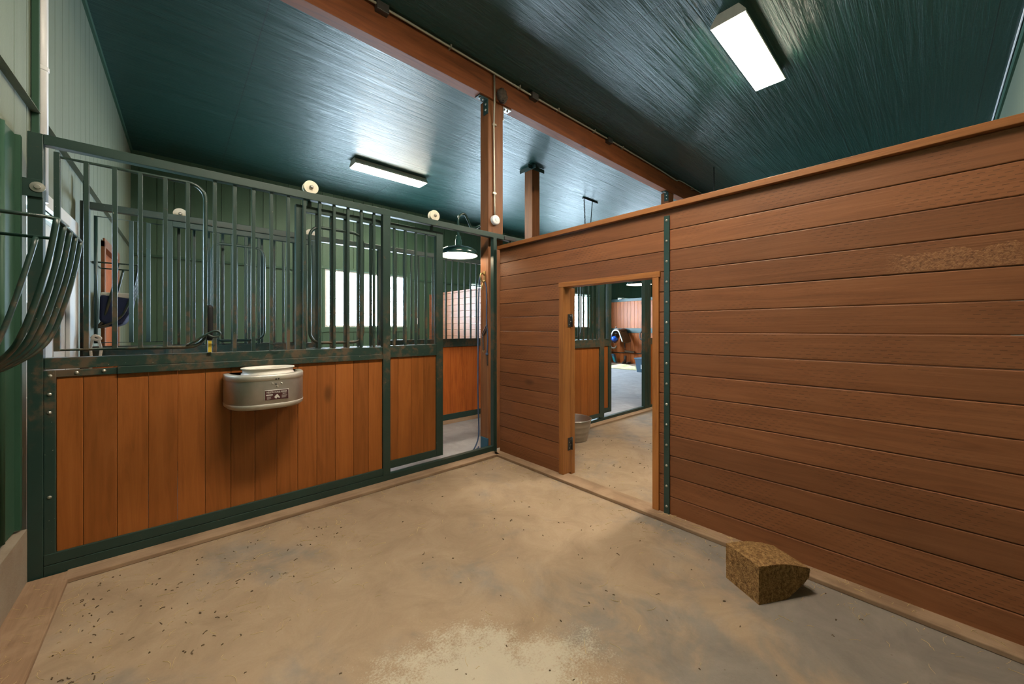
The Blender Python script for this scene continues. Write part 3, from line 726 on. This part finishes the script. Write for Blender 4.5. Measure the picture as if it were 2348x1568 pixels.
PX0, PX1, PZ0, PZ1 = -2.098, -1.966, .842, .905
pl = MB().box(PX0, PX1, yf - .0035, yf + .004, PZ0, PZ1).build('name_plate', 'letter', fd, .001)
MB().box(PX0 + .0025, PX1 - .0025, yf - .0045, yf - .0035, PZ0 + .0025, PZ1 - .0025).build('plate_field', 'maroon', pl)
def text(body, x, z, size, par, y, sx=1.0, align='CENTER'):
    cu = bpy.data.curves.new('lettering', 'FONT'); cu.body = body; cu.size = size; cu.align_x = align; cu.extrude = .0003; cu.offset = size * .012
    ob = bpy.data.objects.new('tmp', cu); C.objects.link(ob)
    bpy.context.view_layer.update()
    me = bpy.data.meshes.new_from_object(ob.evaluated_get(bpy.context.evaluated_depsgraph_get()))
    bpy.data.objects.remove(ob)
    org = Vector((0, 0, 0)); q = par
    while q is not None: org += q.location; q = q.parent
    for v in me.vertices:
        X, Y, Z = v.co; v.co = Vector((x + X * sx, y - Z, z + Y)) - org
    me.name = 'lettering'; me.materials.clear(); me.materials.append(Mt['letter'])
    o = bpy.data.objects.new('lettering', me); C.objects.link(o); o.parent = par
    return o
yt = yf - .0049
text('NELSON HORSE FEEDER', (PX0 + PX1) / 2, PZ1 - .0185, .0155, pl, yt, .66)
MB().box(PX0 + .008, PX0 + .043, yt - .0003, yt + .0004, PZ0 + .030, PZ0 + .037).build('pill_mark', 'letter', pl, .003)
mm = MB()
for z, w in ((.022, .030), (.017, .026), (.012, .028), (.008, .024)): mm.box(PX0 + .012, PX0 + .012 + w * .8, yt - .0003, yt + .0004, PZ0 + z, PZ0 + z + .0012)
for z, w in ((.027, .034), (.022, .030), (.017, .03), (.012, .026)): mm.box(PX1 - .040, PX1 - .040 + w * .9, yt - .0003, yt + .0004, PZ0 + z, PZ0 + z + .0012)
mm.build('fine_print', 'letter', pl)
text('NELSON', PX1 - .024, PZ0 + .034, .0085, pl, yt, .7)
hh = [(0, 12), (3, 17), (6, 21), (10, 25), (13, 29), (15, 26), (17, 29), (18.5, 25), (22, 19), (25, 14), (28, 11), (29, 7), (26, 5), (22, 6.5), (18, 9), (15, 10.5), (13, 6), (10, 2.5), (8, 0), (6.5, 5), (3, 7)]
MB().prism([(u, v) for u, v in hh], 0, .0007, lambda u, v, h: (PX0 + .052 + u * .00105, yt + .0004 - h, PZ0 + .006 + v * .00105)).build('horse_head_mark', 'letter', pl)
bk = MB().lathe([(.13, FZ1 - .05), (.148, FZ1 - .04), (.147, FZ1 + .004), (.139, FZ1 + .008), (.141, FZ1 + .032), (.149, FZ1 + .034), (.149, FZ1 + .039), (.137, FZ1 + .039), (.134, FZ1 + .02), (.125, FZ1 - .045), (0, FZ1 - .046)], (FX + .005, -.139, 0), 2, 36).build('feed_bucket', 'white_plastic')
for v in bk.data.vertices: v.co.y *= .82
tag(bk, 'white round plastic bucket sitting in the metal feeder', 'bucket')

# ------------------------------------------------------------------ hay racks
def hay_rack(yc, zr, label, first=[None]):
    if first[0] is not None:
        c = copy_tree(first[0]); c.location = (XL(yc), yc, zr - .62); c['label'] = label; return c
    r = thing('hay_rack', label, 'hay rack', (XL(yc), yc, zr - .62), 'wall-hung hay racks'); first[0] = r
    w0 = XL(yc) + .006; y0, y1 = yc - .245, yc + .245; xo = w0 + .285
    rim = [(w0, y0, zr), (xo - .02, y0, zr - .0), (xo, y0 + .02, zr), (xo, y1 - .02, zr), (xo - .02, y1, zr), (w0, y1, zr)]
    MB().tube(rim, .0068, 8).build('rim', 'steel', r)
    MB().tube([(w0, y0, zr), (w0, y1, zr)], .006, 8).build('back_rod', 'steel', r)
    prof = [(0.0, 0), (-.017, -.135), (-.043, -.274), (-.077, -.41), (-.114, -.486), (-.173, -.54), (-.225, -.572), (-.275, -.585)]
    for q in range(5):
        y = y0 + .012 + (y1 - y0 - .024) * q / 4
        MB().tube(smooth_path([(xo + a, y + (yc - y) * max(0, -b - .4) * 1.2, zr + b) for a, b in prof], 4), .0088, 8).build('bar', 'steel', r)
    for q, yy in enumerate((y0, y1)):
        for f in (.55,):
            pr = [(w0 + .285 * f, yy, zr)] + [(w0 + .285 * f * (1 - t) + .01 * t, yy + (yc - yy) * t * .55, zr - .575 * math.sin(t * PI / 2)) for t in (.25, .5, .75, 1)]
            MB().tube(smooth_path(pr, 4), .0095, 8).build('bar', 'steel', r)
    MB().tube([(w0, y0 + .09, zr - .582), (w0 + .012, yc, zr - .586), (w0, y1 - .09, zr - .582)], .008, 8).build('foot_rod', 'steel', r)
    return r
hay_rack(-.70, 1.685, 'green steel hay rack in the near stall by the stall front')
hay_rack(2.21, 1.885, 'green hay rack across the aisle holding a navy sack')
sk = thing('navy_sack', 'navy blue sack with pale top lying in the hay rack across the aisle', 'sack', (XL(2.2) + .13, 2.2, 1.33))
x0 = XL(2.2) + .02
MB().prism([(.015, .03), (.10, -.03), (.17, .0), (.215, .10), (.235, .24), (.02, .27)], -.17, .17, lambda u, v, h: (x0 + u, 2.21 + h, 1.33 + v)).build('sack_body', 'navy', sk, .02)
MB().box(x0 + .02, x0 + .225, 2.06, 2.36, 1.57, 1.625).build('sack_top', 'fleece', sk, .015)
# white rope tied on the grille
rp = thing('tie_rope', 'frayed white rope tied round the foot of the swing grille across the aisle', 'rope', (-2.96, 1.30, 1.15))
MB().tube(smooth_path([(-2.985, 1.296, 1.215), (-2.965, 1.288, 1.235), (-2.94, 1.296, 1.215), (-2.955, 1.29, 1.20), (-2.985, 1.296, 1.215)], 5), .011, 8).build('knot', 'rope_white', rp)
MB().tube(smooth_path([(-2.98, 1.292, 1.21), (-2.99, 1.288, 1.13), (-2.985, 1.29, 1.05), (-2.99, 1.29, .98)], 5), .009, 7).build('strand', 'rope_white', rp)
MB().tube(smooth_path([(-2.95, 1.292, 1.21), (-2.935, 1.288, 1.13), (-2.94, 1.29, 1.06), (-2.93, 1.29, .99)], 5), .009, 7).build('strand', 'rope_white', rp)

# ------------------------------------------------------------------ white pipe in the corner
pp = thing('vent_pipe', 'white plastic pipe running up the gable wall behind the stall front', 'pipe', (XL(.31) + .03, .31, 0))
MB().tube([(XL(.31) + .028, .315, 2.0), (XL(.31) + .028, .315, ZC - .01)], .026, 14).build('pipe', 'vinyl', pp)
MB().box(XL(.25) + .004, XL(.25) + .03, .262, .288, 2.0, ZC - .01).build('backing_strip', 'green_sheet', pp)
for z in (2.74, 3.5): MB().lathe([(.0275, z), (.030, z + .003), (.030, z + .022), (.0275, z + .025)], (XL(.31) + .028, .315, 0), 2, 14).build('pipe_strap', 'vinyl', pp)

# ------------------------------------------------------------------ pressed block on the floor
P0 = Vector((-.487, -2.499, 0)); e = Vector((.4934, .8698, 0)); u = Vector((.8698, -.4934, 0))
prof = [(0, .026), (.17, .004 + .022), (.215, .055), (.255, .082), (.292, .112), (.296, .15), (.215, .176), (.126, .194), (.0, .197)]
prof = [(0, 0), (.16, .003), (.213, .034), (.253, .060), (.29, .087), (.296, .13), (.21, .157), (.124, .175), (.0, .178)]
m = MB(); m.prism(prof, 0, .2, lambda a, b, h: tuple(P0 + e * h + u * a + Vector((0, 0, b + .0))))
bmesh.ops.subdivide_edges(m.bm, edges=m.bm.edges[:], cuts=10, use_grid_fill=True)
bmesh.ops.triangulate(m.bm, faces=m.bm.faces[:])
for v in m.bm.verts:
    if v.co.z > .004: v.co += Vector((random.uniform(-1, 1), random.uniform(-1, 1), random.uniform(-1, 1))) * .0014
tag(m.build('fodder_block', 'fodder', None, .003), 'brown pressed fodder block lying on the floor by the brown partition', 'block')

# ------------------------------------------------------------------ wash tub in the next stall
tb = thing('wash_tub', 'galvanized ribbed wash tub on the floor inside the low doorway', 'tub', (.955, -.235, 0))
MB().lathe([(0, .006), (.155, .006), (.165, .0), (.168, .02), (.174, .05), (.178, .053), (.179, .07), (.186, .10), (.190, .103), (.191, .12), (.199, .165), (.203, .168), (.204, .185), (.210, .235), (.217, .238), (.218, .246), (.212, .250), (.206, .244), (.165, .012), (0, .012)], (.955, -.235, 0), 2, 36).build('tub_body', 'galv', tb)
for s in (-1, 1): MB().tube(arc((.955 + s * .217, -.235, .21), .035, 0 if 0 else -PI / 2, PI / 2, 6, (1, 2)) if 0 else [(.955 + s * .212, -.285, .215), (.955 + s * .245, -.27, .20), (.955 + s * .245, -.20, .20), (.955 + s * .212, -.185, .215)], .006, 6).build('handle', 'galv', tb)

# ------------------------------------------------------------------ ropes and tack on the corner post
hk = thing('bridle_hook', 'brass bridle hook screwed high on the corner post', 'hook', (-.05, .15, 1.8))
MB().box(-.053, -.046, .135, .165, 1.79, 1.90).build('plate', 'brass', hk, .002)
MB().tube(smooth_path([(-.05, .15, 1.86), (-.085, .15, 1.875), (-.10, .15, 1.845), (-.088, .15, 1.80), (-.07, .14, 1.785), (-.055, .14, 1.80)], 5), .009, 8).build('hook', 'brass', hk)
MB().tube(smooth_path([(-.05, .15, 1.80), (-.075, .15, 1.755), (-.085, .15, 1.72), (-.07, .15, 1.70)], 5), .008, 8).build('lower_hook', 'brass', hk)
lr = thing('lead_rope', 'long blue lead rope hanging from the post hook to the aisle floor', 'rope', (-.09, .18, 0))
MB().tube(smooth_path([(-.096, .15, 1.852), (-.102, .17, 1.78), (-.098, .19, 1.5), (-.095, .20, 1.1), (-.098, .20, .7), (-.085, .21, .4), (-.07, .22, .2), (-.10, .20, .10), (-.18, .16, .03), (-.27, .12, .010), (-.305, .09, .010), (-.33, .08, .012), (-.325, .10, .014), (-.29, .115, .016), (-.2, .15, .010), (-.1, .20, .010), (-.06, .24, .010)], 6), .0075, 8).build('rope', 'rope_blue', lr)
MB().ball((-.325, .085, .014), .017, (1.3, 1, .8), 10).build('snap', 'leather', lr)
hs = thing('halter_strap', 'black leather strap with snaps hung on a blue cord on the corner post', 'strap', (-.055, .12, 1.2))
MB().tube(smooth_path([(-.058, .15, 1.80), (-.053, .112, 1.72), (-.052, .108, 1.4), (-.052, .106, 1.335)], 5), .0065, 7).build('cord', 'rope_blue', hs)
MB().tube(smooth_path([(-.052, .106, 1.335), (-.058, .13, 1.29), (-.06, .165, 1.24), (-.062, .17, 1.21), (-.06, .13, 1.25), (-.056, .10, 1.30)], 5), .008, 6, False, .5).build('strap_loop', 'leather', hs)
MB().tube(smooth_path([(-.062, .165, 1.21), (-.062, .155, 1.15), (-.062, .15, 1.06)], 5), .010, 6, False, .5).build('strap_tail', 'leather', hs)
MB().tube(arc((-.062, .15, 1.05), .012, 0, 2 * PI, 12, (1, 2))[:-1], .003, 6, True).build('ring', 'brass', hs)
MB().tube(smooth_path([(-.052, .106, 1.335), (-.052, .09, 1.2), (-.052, .094, 1.1), (-.052, .10, 1.03)], 5), .0075, 7).build('blue_cord', 'rope_blue', hs)
MB().ball((-.054, .10, 1.02), .018, (1, 1, .9), 10).build('cord_knot', 'rope_blue', hs)
MB().tube(smooth_path([(-.052, .10, 1.01), (-.051, .09, .9)], 4), .008, 7).build('cord_tail', 'leather', hs)
tag(MB().box(-.056, -.0455, .083, .21, .012, .13).build('post_foot_plate', 'cyan', None, .002), 'blue painted steel foot plate on the corner post', 'plate')
bpy.data.objects['post_foot_plate'].data.materials[0] = plain('blue_steel', (.012, .07, .11), .4)

# ------------------------------------------------------------------ hangers from the ceiling
ch = thing('chain_hanger', 'dark angle bar on the ceiling with a hanging chain beyond the partition', 'hanger', (4.0, 1.775, ZC))
MB().box(3.78, 4.27, 1.755, 1.795, ZC - .03, ZC - .001).build('angle_bar', 'black', ch, .002)
z = ZC - .03; q = 0
while z > 3.0:
    x = 3.82 + (ZC - z) * .05
    P = [(x + (.014 * math.cos(a) if q % 2 else 0), 1.775 + (0 if q % 2 else .014 * math.cos(a)), z - .022 + .024 * math.sin(a)) for a in [2 * PI * t / 10 for t in range(10)]]
    MB().tube(P, .005, 5, True).build('chain_link', 'black', ch); z -= .034; q += 1
MB().tube([(4.10, 1.775, ZC - .03), (3.98, 1.775, 3.0)], .009, 6).build('rod', 'black', ch)
tag(MB().tube([(4.24, -.594, ZC - .001), (4.24, -.594, 3.3)], .008, 6).build('hanging_rod', 'black'), 'thin dark rod hanging from the ceiling above the brown partition', 'rod')
sw = thing('light_switch', 'small white switch box on the far wall right of the bright window', 'switch', (1.75, YF - .02, 1.39))
MB().box(1.715, 1.785, YF - .03, YF - .001, 1.39, 1.53).build('switch_box', 'vinyl', sw, .004); MB().box(1.742, 1.758, YF - .038, YF - .03, 1.445, 1.48).build('toggle', 'vinyl', sw, .002)

# ------------------------------------------------------------------ tack area seen through the doorway
sr = thing('saddle_rack', 'iron saddle rack on the orange half wall', 'rack', (9.35, 4.35, 1.05))
MB().tube([(9.575, 4.28, 1.10), (9.05, 4.28, 1.12), (9.0, 4.35, 1.12), (9.05, 4.42, 1.12), (9.575, 4.42, 1.10)], .012, 8).build('rack_arm', 'black', sr)
MB().box(9.565, 9.576, 4.22, 4.48, 1.02, 1.14).build('rack_plate', 'black', sr)
sd = thing('saddle', 'dark leather saddle with white fleece pad on the rack', 'saddle', (9.2, 4.3, .85))
def drape(cx, halfw, drop, z, x0, x1, flare=.0, nrm=.0):
    def f(uu, vv, off):
        t = (vv - .5) * 2; a = abs(t)
        yy = cx + math.copysign(min(a / .45, 1) ** .8 * halfw + max(0, a - .45) * (.10 + flare), t)
        zz = z - (min(a / .45, 1) ** 2) * halfw * .5 - max(0, a - .45) / .55 * drop
        x = x0 + (x1 - x0) * uu
        return (x, yy + off * (1 if t > 0 else -1) * min(1, a * 2), zz + off + .05 * (abs(uu - .5) * 2) ** 2)
    return f
pf = drape(4.33, .12, .34, 1.17, 8.98, 9.50, .15)
pad = MB().grid(pf, 10, 16, .02).build('saddle_pad', 'leather_tan', sd)
MB().tube([pf(0, q / 20, .01) for q in range(21)], .022, 8).build('fleece_edge', 'fleece', pad)
MB().grid(drape(4.33, .125, .28, 1.195, 9.02, 9.44, .12), 10, 16, .02).build('flap', 'leather_tan', sd)
def seat(uu, vv, off):
    t = (vv - .5) * 2; x = 9.0 + .46 * uu
    return (x, 4.33 + t * (.09 + .06 * uu), 1.235 + off + .10 * max(0, uu - .62) ** 1.2 + .16 * max(0, .3 - uu) - .05 * t * t)
MB().grid(seat, 12, 8, .03).build('seat', 'leather', sd)
MB().tube([(9.03, 4.33, 1.26), (9.0, 4.33, 1.33), (8.97, 4.33, 1.345)], [.016, .013, .02], 8).build('horn', 'leather', sd)
MB().box(9.2, 9.25, 4.12, 4.14, .62, .98).build('stirrup_leather', 'leather', sd, .004)
MB().tube([(9.17, 4.12, .63), (9.19, 4.12, .56), (9.27, 4.12, .56), (9.29, 4.12, .63)], .012, 6).build('stirrup', 'leather', sd)
MB().tube(smooth_path([(9.05, 4.52, .98), (9.05, 4.60, .75), (9.05, 4.56, .62), (9.05, 4.42, .60), (9.05, 4.36, .68)], 5), .035, 8, False, .4).build('girth', 'leather_tan', sd)
hm = thing('riding_helmet', 'blue riding helmet hanging under the saddle', 'helmet', (8.95, 4.38, .85))
MB().ball((8.95, 4.37, .93), .115, (1.05, .95, .85), 20).build('shell', 'helmet', hm)
MB().box(8.83, 8.98, 4.29, 4.45, .885, .893).build('visor', 'leather', hm, .003)
MB().tube(smooth_path([(8.95, 4.27, .9), (8.96, 4.30, .80), (8.96, 4.40, .79), (8.95, 4.47, .9)], 5), .008, 6).build('chin_strap', 'leather', hm)
MB().tube(smooth_path([(8.99, 4.37, 1.01), (9.0, 4.36, 1.07), (9.0, 4.36, 1.11)], 4), .005, 6).build('hang_cord', 'leather', hm)
tag(MB().tube([(9.56, 1.8, .42), (9.56, 4.95, .42)], .012, 8).build('low_rail', 'steel_clean'), 'thin dark pipe rail low on the orange half wall', 'rail')
tag(MB().tube([(9.52, 3.92, .45), (9.52, 4.30, .47)], .045, 10).build('rolled_wrap', 'leather_tan'), 'brown rolled leg wrap lying on the low pipe rail', 'wrap')
for yy, lb, hgt in ((4.20, 'tall dark boot on platform at the foot of the orange wall', .20), (4.02, 'dark shoe lying on platform beside the tall boot', .0)):
    b = thing('boot', lb, 'boot', (9.35, yy, .05), 'boots on the platform')
    MB().ball((9.30, yy, .095), .05, (2.2, 1.05, .9), 14).build('foot', 'leather', b)
    MB().lathe([(.045, 0), (.045, .05 + hgt), (.035, .05 + hgt), (0, .05)], (9.37, yy, .08), 2, 12).build('shaft', 'leather', b)
    MB().box(9.2, 9.42, yy - .045, yy + .045, .0505, .062).build('sole', 'black', b, .004)
sb = thing('leaning_carton', 'blue leaning carton at the platform edge below the saddle', 'carton', (9.3, 4.6, .05))
MB().hexa([(9.28, 4.52, .052), (9.40, 4.52, .052), (9.40, 4.63, .09), (9.28, 4.63, .09), (9.28, 4.62, .36), (9.40, 4.62, .36), (9.40, 4.72, .38), (9.28, 4.72, .38)]).build('carton_body', 'tote', sb, .006)
MB().hexa([(9.275, 4.53, .09), (9.279, 4.53, .09), (9.279, 4.62, .12), (9.275, 4.62, .12), (9.275, 4.60, .27), (9.279, 4.60, .27), (9.279, 4.68, .29), (9.275, 4.68, .29)]).build('carton_label', 'cyan', sb)
tt = thing('tote_bin', 'grey-blue plastic tote bin with lid on the tack area floor', 'bin', (7.95, 2.75, 0))
MB().hexa([(7.70, 2.50, 0), (8.05, 2.50, 0), (8.05, 2.80, 0), (7.70, 2.80, 0), (7.66, 2.44, .38), (8.09, 2.44, .38), (8.09, 2.84, .38), (7.66, 2.84, .38)]).build('tub_body', 'tote', tt, .012)
MB().box(7.64, 8.11, 2.42, 2.86, .38, .42).build('lid', 'tote', tt, .01); MB().box(7.676, 7.682, 2.52, 2.66, .10, .28).build('label_sheet', 'vinyl', tt)
m = MB(); m.grid(lambda a, b, off: (8.05 + .75 * a, 2.95 + 1.35 * b + .1 * math.sin(a * 5), max(.004, .05 + .035 * math.sin(a * 9 + b * 4) + .03 * math.sin(b * 13)) * (1 if .04 < a < .96 and .03 < b < .97 else .1) + off), 18, 26, .006)
tag(m.build('horse_blanket', 'blanket'), 'crumpled yellow and white blanket on the tack area floor', 'blanket')

hb = thing('hanging_bridle', 'dark bridle hanging on the orange half wall right of the saddle', 'bridle', (9.5, 3.62, .55))
MB().tube(smooth_path([(9.55, 3.62, 1.2), (9.48, 3.56, 1.12), (9.46, 3.60, .92), (9.47, 3.68, .95), (9.5, 3.70, 1.12), (9.55, 3.63, 1.2)], 5), .035, 7, False, .6).build('headpiece', 'leather', hb)
MB().tube(smooth_path([(9.47, 3.62, .95), (9.47, 3.60, .75), (9.48, 3.62, .5), (9.48, 3.64, .42)], 5), .022, 6, False, .5).build('rein', 'leather', hb)
# ------------------------------------------------------------------ loose straw and chaff
def litter(name, mat, n, spots, lmin, lmax, r, label):
    m = MB()
    for _ in range(n):
        x0, x1, y0, y1, z = random.choices(spots, [s[5] for s in spots])[0][:5]
        x, y = random.uniform(x0, x1), random.uniform(y0, y1); a = random.uniform(0, 2 * PI); L = random.uniform(lmin, lmax) * random.choice((.4, .6, 1)); b = random.uniform(-.8, .8)
        pts = []
        for t in range(4):
            s = (t / 3 - .5) * L; aa = a + b * (t / 3 - .5)
            pts.append((x + s * math.cos(aa), y + s * math.sin(aa), z + r * .9 + (random.random() * .004 if 0 < t < 3 else 0)))
        m.tube(pts, r * random.uniform(.6, 1.2), 4)
    return tag(m.build(name, mat), label, 'straw', None, 'stuff')
litter('loose_straw', 'straw', 900, [(-2.9, -.1, -3.2, -.12, 0, 3.2), (-2.7, -1.6, -1.2, -.25, 0, 1.6), (-.26, -.10, -3.3, -.15, 0, 1.6), (-2.91, -2.7, -1.6, -.2, 0, 1.2), (-2.9, -.1, -.19, -.12, 0, 1.0), (.1, 1.6, -1.8, -.1, 0, 1.1), (-.06, -.004, -3.3, -1.8, .024, .8), (-3.05, -2.95, -1.5, -.05, .022, .6)], .02, .085, .0010, 'loose straw and hay stems scattered over the stall floor')
litter('dark_chaff', 'chaff', 330, [(-2.9, -.15, -3.1, -.2, 0, 3), (-2.88, -2.72, -1.3, -.2, 0, 1), (.1, 1.5, -1.6, -.2, 0, 1), (-2.7, -1.7, -1.1, -.3, 0, 1)], .007, .024, .0022, 'dark chaff and droppings scattered over the stall floor')

# ------------------------------------------------------------------ light from outside
w = bpy.data.worlds.new('World'); bpy.context.scene.world = w; w.use_nodes = True
bg = w.node_tree.nodes['Background']; bg.inputs[0].default_value = (.64, .835, 1.0, 1); bg.inputs[1].default_value = 54.0
def portal(name, loc, rot, sx, sy):
    L = bpy.data.lights.new(name, 'AREA'); L.shape = 'RECTANGLE'; L.size = sx; L.size_y = sy; L.cycles.is_portal = True
    o = bpy.data.objects.new(name, L); C.objects.link(o); o.location = loc; o.rotation_euler = rot
for i, (a, b) in enumerate(WINS): portal('window_portal', ((a + b) / 2, YF + .16, (WZ[0] + WZ[1]) / 2), (-PI / 2, 0, 0), b - a, WZ[1] - WZ[0])
portal('door_lite_portal', (XL(.4) - .14, .4, 1.7), (0, -PI / 2, 0), .53, .4)

# ------------------------------------------------------------------ camera
cam = bpy.data.cameras.new('camera'); co = bpy.data.objects.new('camera', cam); C.objects.link(co)
co.location = (-2.5198, -3.0368, 1.29); co.rotation_euler = (PI / 2, 0, -math.atan(778 / 865))
cam.sensor_width = 36; cam.lens = 865 / 2348 * 36; cam.shift_y = -31 / 2348; cam.clip_start = .03
sc = bpy.context.scene; sc.camera = co
sc.view_settings.view_transform = 'Standard'; sc.view_settings.look = 'None'; sc.view_settings.gamma = 1; sc.view_settings.use_curve_mapping = False
sc.view_settings.exposure = 0.45
sc.cycles.use_denoising = True; sc.cycles.max_bounces = 8; sc.cycles.diffuse_bounces = 5; sc.cycles.glossy_bounces = 4; sc.cycles.transparent_max_bounces = 12
sc.cycles.sample_clamp_indirect = 6.0; sc.cycles.caustics_reflective = False; sc.cycles.caustics_refractive = False
